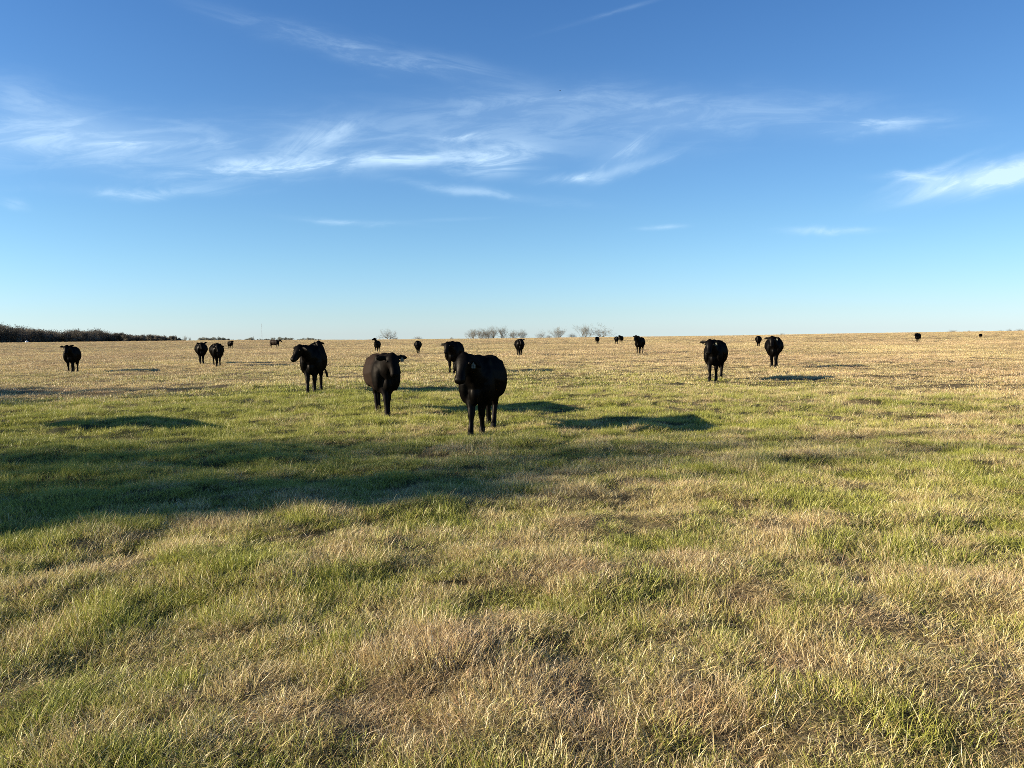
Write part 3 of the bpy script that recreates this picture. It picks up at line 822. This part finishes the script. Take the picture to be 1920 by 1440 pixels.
def tank():
    # small pale shape at the wood's foot
    d = px_dir(50, 640); q = Vector((d.x, d.y)).normalized() * 352; g = float(terrain(q.x, q.y))
    root = empty('white_tank', (q.x, q.y, g), .4); root.scale = (.72,) * 3; props(root, 'small white rounded object at the foot of the dark woods on the left', 'tank')
    B = Blob(); B.tube([(0, 0, 0, .74, .74), (0, 0, .5, .76, .76), (0, 0, .95, .72, .72), (0, 0, 1.15, .45, .45), (0, 0, 1.22, .15, .15)], up=(1, 0, 0), n=3)
    link('shell', mesh_from('shell', B.v, B.f, True), M_white, root)
    B = Blob(); B.tube([(0, 0, 1.2, .2, .2), (0, 0, 1.32, .2, .2)], up=(1, 0, 0), n=2); link('lid', mesh_from('lid', B.v, B.f, True), M_steel, root)
tank()

def bird():
    dist = 170; d = px_dir(1050, 170); q = Vector((0, 0, CAM_H)) + d * dist
    B = Blob()
    B.tube([(-.22, 0, 0, .03, .01), (-.12, 0, 0, .05, .04), (.05, 0, 0, .07, .06), (.17, 0, .01, .04, .04), (.23, 0, .01, .012, .012)], sides=10)
    me_v = B.v; me_f = B.f
    for sy in (1, -1):
        B.tube([(.02, sy * .03, .02, .10, .012), (.04, sy * .25, .07, .09, .010), (-.02, sy * .5, .05, .03, .006)], up=(0, 0, 1), sides=8)
    me = mesh_from('bird', B.v, B.f, True)
    o = link('bird', me, M_black); o.location = q; o.rotation_euler = (0, .1, .6); o.scale = (.6,) * 3; props(o, 'tiny dark bird high in the blue sky near the middle', 'bird')
bird()

# ------------------------------------------------------------------ grass
def tuft(name, seed, n, rad, hmin, hmax, wid, lean0, lean1, curl, gauss=True, mess=0.3):
    rng = np.random.default_rng(seed)
    ph = rng.uniform(0, 2 * math.pi, n); rr = rad * np.sqrt(rng.uniform(0, 1, n))
    base = np.stack([rr * np.cos(ph), rr * np.sin(ph), np.full(n, -.02)], -1)
    az = ph + rng.normal(0, 1.3, n); h = rng.uniform(hmin, hmax, n) * (1 - .35 * (rr / rad) ** 2)
    lean = rng.uniform(lean0, lean1, n)
    ts = np.array([0, .38, .72, 1.0]); wt = np.array([.8, 1.0, .7, 0.0])
    cur = base.copy(); pts = [cur.copy()]; ang = lean.copy()
    for i in range(3):
        ang = ang + curl * rng.uniform(.3, 1.5, n)
        az = az + rng.normal(0, mess, n)
        L = h * (ts[i + 1] - ts[i]) * 1.05
        cur = cur + np.stack([np.sin(ang) * np.cos(az) * L, np.sin(ang) * np.sin(az) * L, np.cos(ang) * L], -1)
        pts.append(cur.copy())
    wa = az + math.pi / 2 + rng.normal(0, .9, n)
    wd = np.stack([np.cos(wa), np.sin(wa), np.zeros(n)], -1) * (wid * rng.uniform(.5, 1.3, n))[:, None] * .5
    v = np.zeros((n, 7, 3)); tip = np.zeros((n, 7))
    for i in range(3):
        v[:, 2 * i] = pts[i] - wd * wt[i]; v[:, 2 * i + 1] = pts[i] + wd * wt[i]; tip[:, 2 * i:2 * i + 2] = ts[i]
    v[:, 6] = pts[3]; tip[:, 6] = 1
    off = (np.arange(n) * 7)[:, None]
    lo = np.concatenate([off + [0, 1, 3, 2], off + [2, 3, 5, 4], off + [4, 5, 6]], 1)
    me = mesh_np(name, v.reshape(-1, 3), lo.reshape(-1), np.tile([4, 4, 3], n))
    a = me.attributes.new('tip', 'FLOAT', 'POINT'); a.data.foreach_set('value', tip.reshape(-1).astype(np.float32))
    a = me.attributes.new('bl', 'FLOAT', 'POINT'); a.data.foreach_set('value', np.repeat(rng.uniform(0, 1, n), 7).astype(np.float32))
    return me

m, t, out = new_mat('grass_blades')
ad = t.add('ShaderNodeAttribute', attribute_type='INSTANCER', attribute_name='dry')
ah = t.add('ShaderNodeAttribute', attribute_type='INSTANCER', attribute_name='hue')
ab = t.add('ShaderNodeAttribute', attribute_name='bl'); ati = t.add('ShaderNodeAttribute', attribute_name='tip')
bl = ab.outputs['Fac']; hue = ah.outputs['Fac']
bl2 = t.m('FRACT', t.m('MULTIPLY', bl, 7.13)); bl3 = t.m('FRACT', t.m('MULTIPLY', bl, 23.7))
dd = t.m('ADD', ad.outputs['Fac'], t.m('MULTIPLY', t.m('SUBTRACT', bl, 0.5), 0.55))
gr = t.mix(hue, (0.165, 0.215, 0.030), (0.40, 0.41, 0.065))
gr = t.mix(t.m('MULTIPLY', bl2, .7), gr, (0.36, 0.34, 0.10))
st = t.mix(hue, (0.38, 0.285, 0.125), (0.66, 0.54, 0.24))
st = t.mix(t.ss(hue, .02, .30), (0.34, 0.25, 0.125), st)
st = t.mix(t.ss(bl3, .72, .98), st, (0.36, 0.215, 0.11))
st = t.mix(t.ss(bl2, .68, .88), st, (0.74, 0.66, 0.40))
st = t.mix(t.ss(ad.outputs['Fac'], .80, 1.05), st, t.mix(1.0, st, (.95, .87, .98), 'MULTIPLY'))
col = t.mix(t.ss(dd, 0.34, 0.66), gr, st)
col = t.mix(t.ss(ati.outputs['Fac'], 0.0, 0.35), t.mix(0.65, col, (0.060, 0.045, 0.026)), col)  # browner thatch at blade bases, with gap shade darkened into the colour
d = t.add('ShaderNodeBsdfDiffuse'); t.put(d.inputs[0], col)
tr = t.add('ShaderNodeBsdfTranslucent'); t.put(tr.inputs[0], col)
gl = t.add('ShaderNodeBsdfGlossy'); t.put(gl.inputs[0], (.8, .8, .8)); t.put(gl.inputs['Roughness'], .45)
mx = t.add('ShaderNodeMixShader'); t.put(mx.inputs[0], 0.25); t.l.new(d.outputs[0], mx.inputs[1]); t.l.new(tr.outputs[0], mx.inputs[2])
mx2 = t.add('ShaderNodeMixShader'); t.put(mx2.inputs[0], 0.035); t.l.new(mx.outputs[0], mx2.inputs[1]); t.l.new(gl.outputs[0], mx2.inputs[2])
t.l.new(mx2.outputs[0], out.inputs[0])
M_grass = m

tuft_col = bpy.data.collections.new('grass_tufts')        # referenced by the grass only, never placed in the scene itself
specs = []
for s in range(4): specs.append(dict(n=180, rad=.15, hmin=.04, hmax=.10, wid=.0030, lean0=.05, lean1=.7, curl=.25))          # 0-3 green
for s in range(4): specs.append(dict(n=210, rad=.16, hmin=.04, hmax=.115, wid=.0022, lean0=.05, lean1=.8, curl=.35, mess=.6))   # 4-7 dry tall
for s in range(3): specs.append(dict(n=160, rad=.17, hmin=.05, hmax=.15, wid=.0023, lean0=.7, lean1=1.3, curl=.25, mess=.7))   # 8-10 matted
for s in range(2): specs.append(dict(n=30, rad=.15, hmin=.05, hmax=.16, wid=.0023, lean0=.1, lean1=.9, curl=.35, mess=.5))     # 11-12 stray stems
for s in range(3): specs.append(dict(n=170, rad=.34, hmin=.03, hmax=.115, wid=.0085, lean0=.05, lean1=.9, curl=.3, mess=.5))     # 13-15 mid
for s in range(3): specs.append(dict(n=220, rad=.75, hmin=.03, hmax=.12, wid=.014, lean0=.05, lean1=.9, curl=.3, mess=.5))    # 16-18 far
for i, sp in enumerate(specs):
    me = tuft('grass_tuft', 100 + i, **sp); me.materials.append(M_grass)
    o = bpy.data.objects.new('grass_tuft_%02d' % i, me); tuft_col.objects.link(o)

rng = np.random.default_rng(77)
PX = []; IDX = []; SCL = []; DRY = []; HUE = []; ROT = []
def scatter(r0, r1, dens, half_deg, kinds, smin, smax):
    area = math.radians(2 * half_deg) * .5 * (r1 * r1 - r0 * r0); n = int(area * dens)
    r = np.sqrt(rng.uniform(r0 * r0, r1 * r1, n)); a = np.radians(rng.uniform(-half_deg, half_deg, n))
    x = r * np.sin(a); y = r * np.cos(a)
    dry = dryness(x, y)
    lump = .45 * fbm(x, y, .75, 41, 2) + .55 * fbm(x, y, .27, 40, 2) if kinds == 'near' else .5 * fbm(x, y, .9, 41, 2) + .5 * fbm(x, y, 3.2, 42, 2) if kinds == 'mid' else fbm(x, y, 4.5, 44, 2); big = fbm(x, y, 1.6, 43, 2); thin = fbm(x, y, .40, 47, 2)
    keep = rng.uniform(0, 1, n) < np.interp(thin, [.25, .42, .6], [.95, 1.0, 1.0])
    x, y, r, dry, lump, big = [q[keep] for q in (x, y, r, dry, lump, big)]; n = len(x)
    u = rng.uniform(0, 1, n)
    if kinds == 'near':
        drysel = dry + rng.normal(0, .34, n) > .50
        idx = np.where(drysel, 4 + rng.integers(0, 4, n), rng.integers(0, 4, n))
        mat_ = drysel & (big > .56) & (u < .35); idx = np.where(mat_, 8 + rng.integers(0, 3, n), idx)
        idx = np.where(u > .86, 11 + rng.integers(0, 2, n), idx)
    elif kinds == 'mid': idx = 13 + rng.integers(0, 3, n)
    else: idx = 16 + rng.integers(0, 3, n)
    s = rng.uniform(smin, smax, n); hz = s * np.interp(lump, [.25, .42, .56, .75], [.72, .88, 1.30, 1.95]) * rng.uniform(.8, 1.2, n)
    d2 = np.clip(dry + (idx >= 4) * (idx <= 12) * .14 + (idx >= 11) * (idx <= 12) * .30 - (idx < 4) * .10 + rng.normal(0, .07, n), -.2, 1.2)
    PX.append(np.stack([x, y, terrain(x, y)], -1)); IDX.append(idx); SCL.append(np.stack([s, s, hz], -1))
    DRY.append(d2); HUE.append(np.clip(.5 + (.7 if kinds == 'near' else 1.2) * (fbm(x, y, 2.4 if kinds == 'near' else 5.0, 51, 3) - .5) + rng.normal(0, .16, n), 0, 1))
    ROT.append(np.stack([rng.normal(0, .10, n), rng.normal(0, .10, n), rng.uniform(0, 6.283, n)], -1))
scatter(0.9, 6.0, 125, 56, 'near', .8, 1.2)
scatter(6.0, 14.0, 85, 44, 'near', .8, 1.25)
scatter(14.0, 24.0, 34, 42, 'near', .95, 1.5)
scatter(22.0, 60.0, 9.0, 41, 'mid', .8, 1.25)
scatter(56.0, 130.0, 2.6, 40, 'far', .7, 1.2)
scatter(125.0, 362.0, .8, 40, 'far', .8, 1.3)
scatter(325.0, 362.0, 1.0, 40, 'far', 1.1, 1.9)
PX = np.concatenate(PX); IDX = np.concatenate(IDX); SCL = np.concatenate(SCL); DRY = np.concatenate(DRY); HUE = np.concatenate(HUE); ROT = np.concatenate(ROT)
print('grass instances', len(PX))
gm = bpy.data.meshes.new('grass'); gm.vertices.add(len(PX)); gm.vertices.foreach_set('co', PX.astype(np.float32).ravel())
def attr(nm, ty, arr, key='value'):
    a = gm.attributes.new(nm, ty, 'POINT'); a.data.foreach_set(key, arr.ravel())
attr('idx', 'INT', IDX.astype(np.int32)); attr('scl', 'FLOAT_VECTOR', SCL.astype(np.float32), 'vector')
attr('rot', 'FLOAT_VECTOR', ROT.astype(np.float32), 'vector'); attr('dry', 'FLOAT', DRY.astype(np.float32)); attr('hue', 'FLOAT', HUE.astype(np.float32))
gm.materials.append(M_grass)
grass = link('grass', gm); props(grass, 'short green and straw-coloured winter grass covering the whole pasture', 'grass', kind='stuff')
ng = bpy.data.node_groups.new('grass_scatter', 'GeometryNodeTree')
ng.interface.new_socket('Geometry', in_out='INPUT', socket_type='NodeSocketGeometry')
ng.interface.new_socket('Geometry', in_out='OUTPUT', socket_type='NodeSocketGeometry')
gi = ng.nodes.new('NodeGroupInput'); go = ng.nodes.new('NodeGroupOutput')
ci = ng.nodes.new('GeometryNodeCollectionInfo'); ci.inputs['Collection'].default_value = tuft_col
ci.inputs['Separate Children'].default_value = True; ci.inputs['Reset Children'].default_value = True
ip = ng.nodes.new('GeometryNodeInstanceOnPoints'); ip.inputs['Pick Instance'].default_value = True
def na(nm, ty):
    n = ng.nodes.new('GeometryNodeInputNamedAttribute'); n.data_type = ty; n.inputs['Name'].default_value = nm
    return n.outputs['Attribute']
e2r = ng.nodes.new('FunctionNodeEulerToRotation')
ng.links.new(gi.outputs[0], ip.inputs['Points']); ng.links.new(ci.outputs[0], ip.inputs['Instance'])
ng.links.new(na('idx', 'INT'), ip.inputs['Instance Index']); ng.links.new(na('scl', 'FLOAT_VECTOR'), ip.inputs['Scale'])
ng.links.new(na('rot', 'FLOAT_VECTOR'), e2r.inputs[0]); ng.links.new(e2r.outputs[0], ip.inputs['Rotation'])
ng.links.new(ip.outputs[0], go.inputs[0])
md = grass.modifiers.new('scatter', 'NODES'); md.node_group = ng
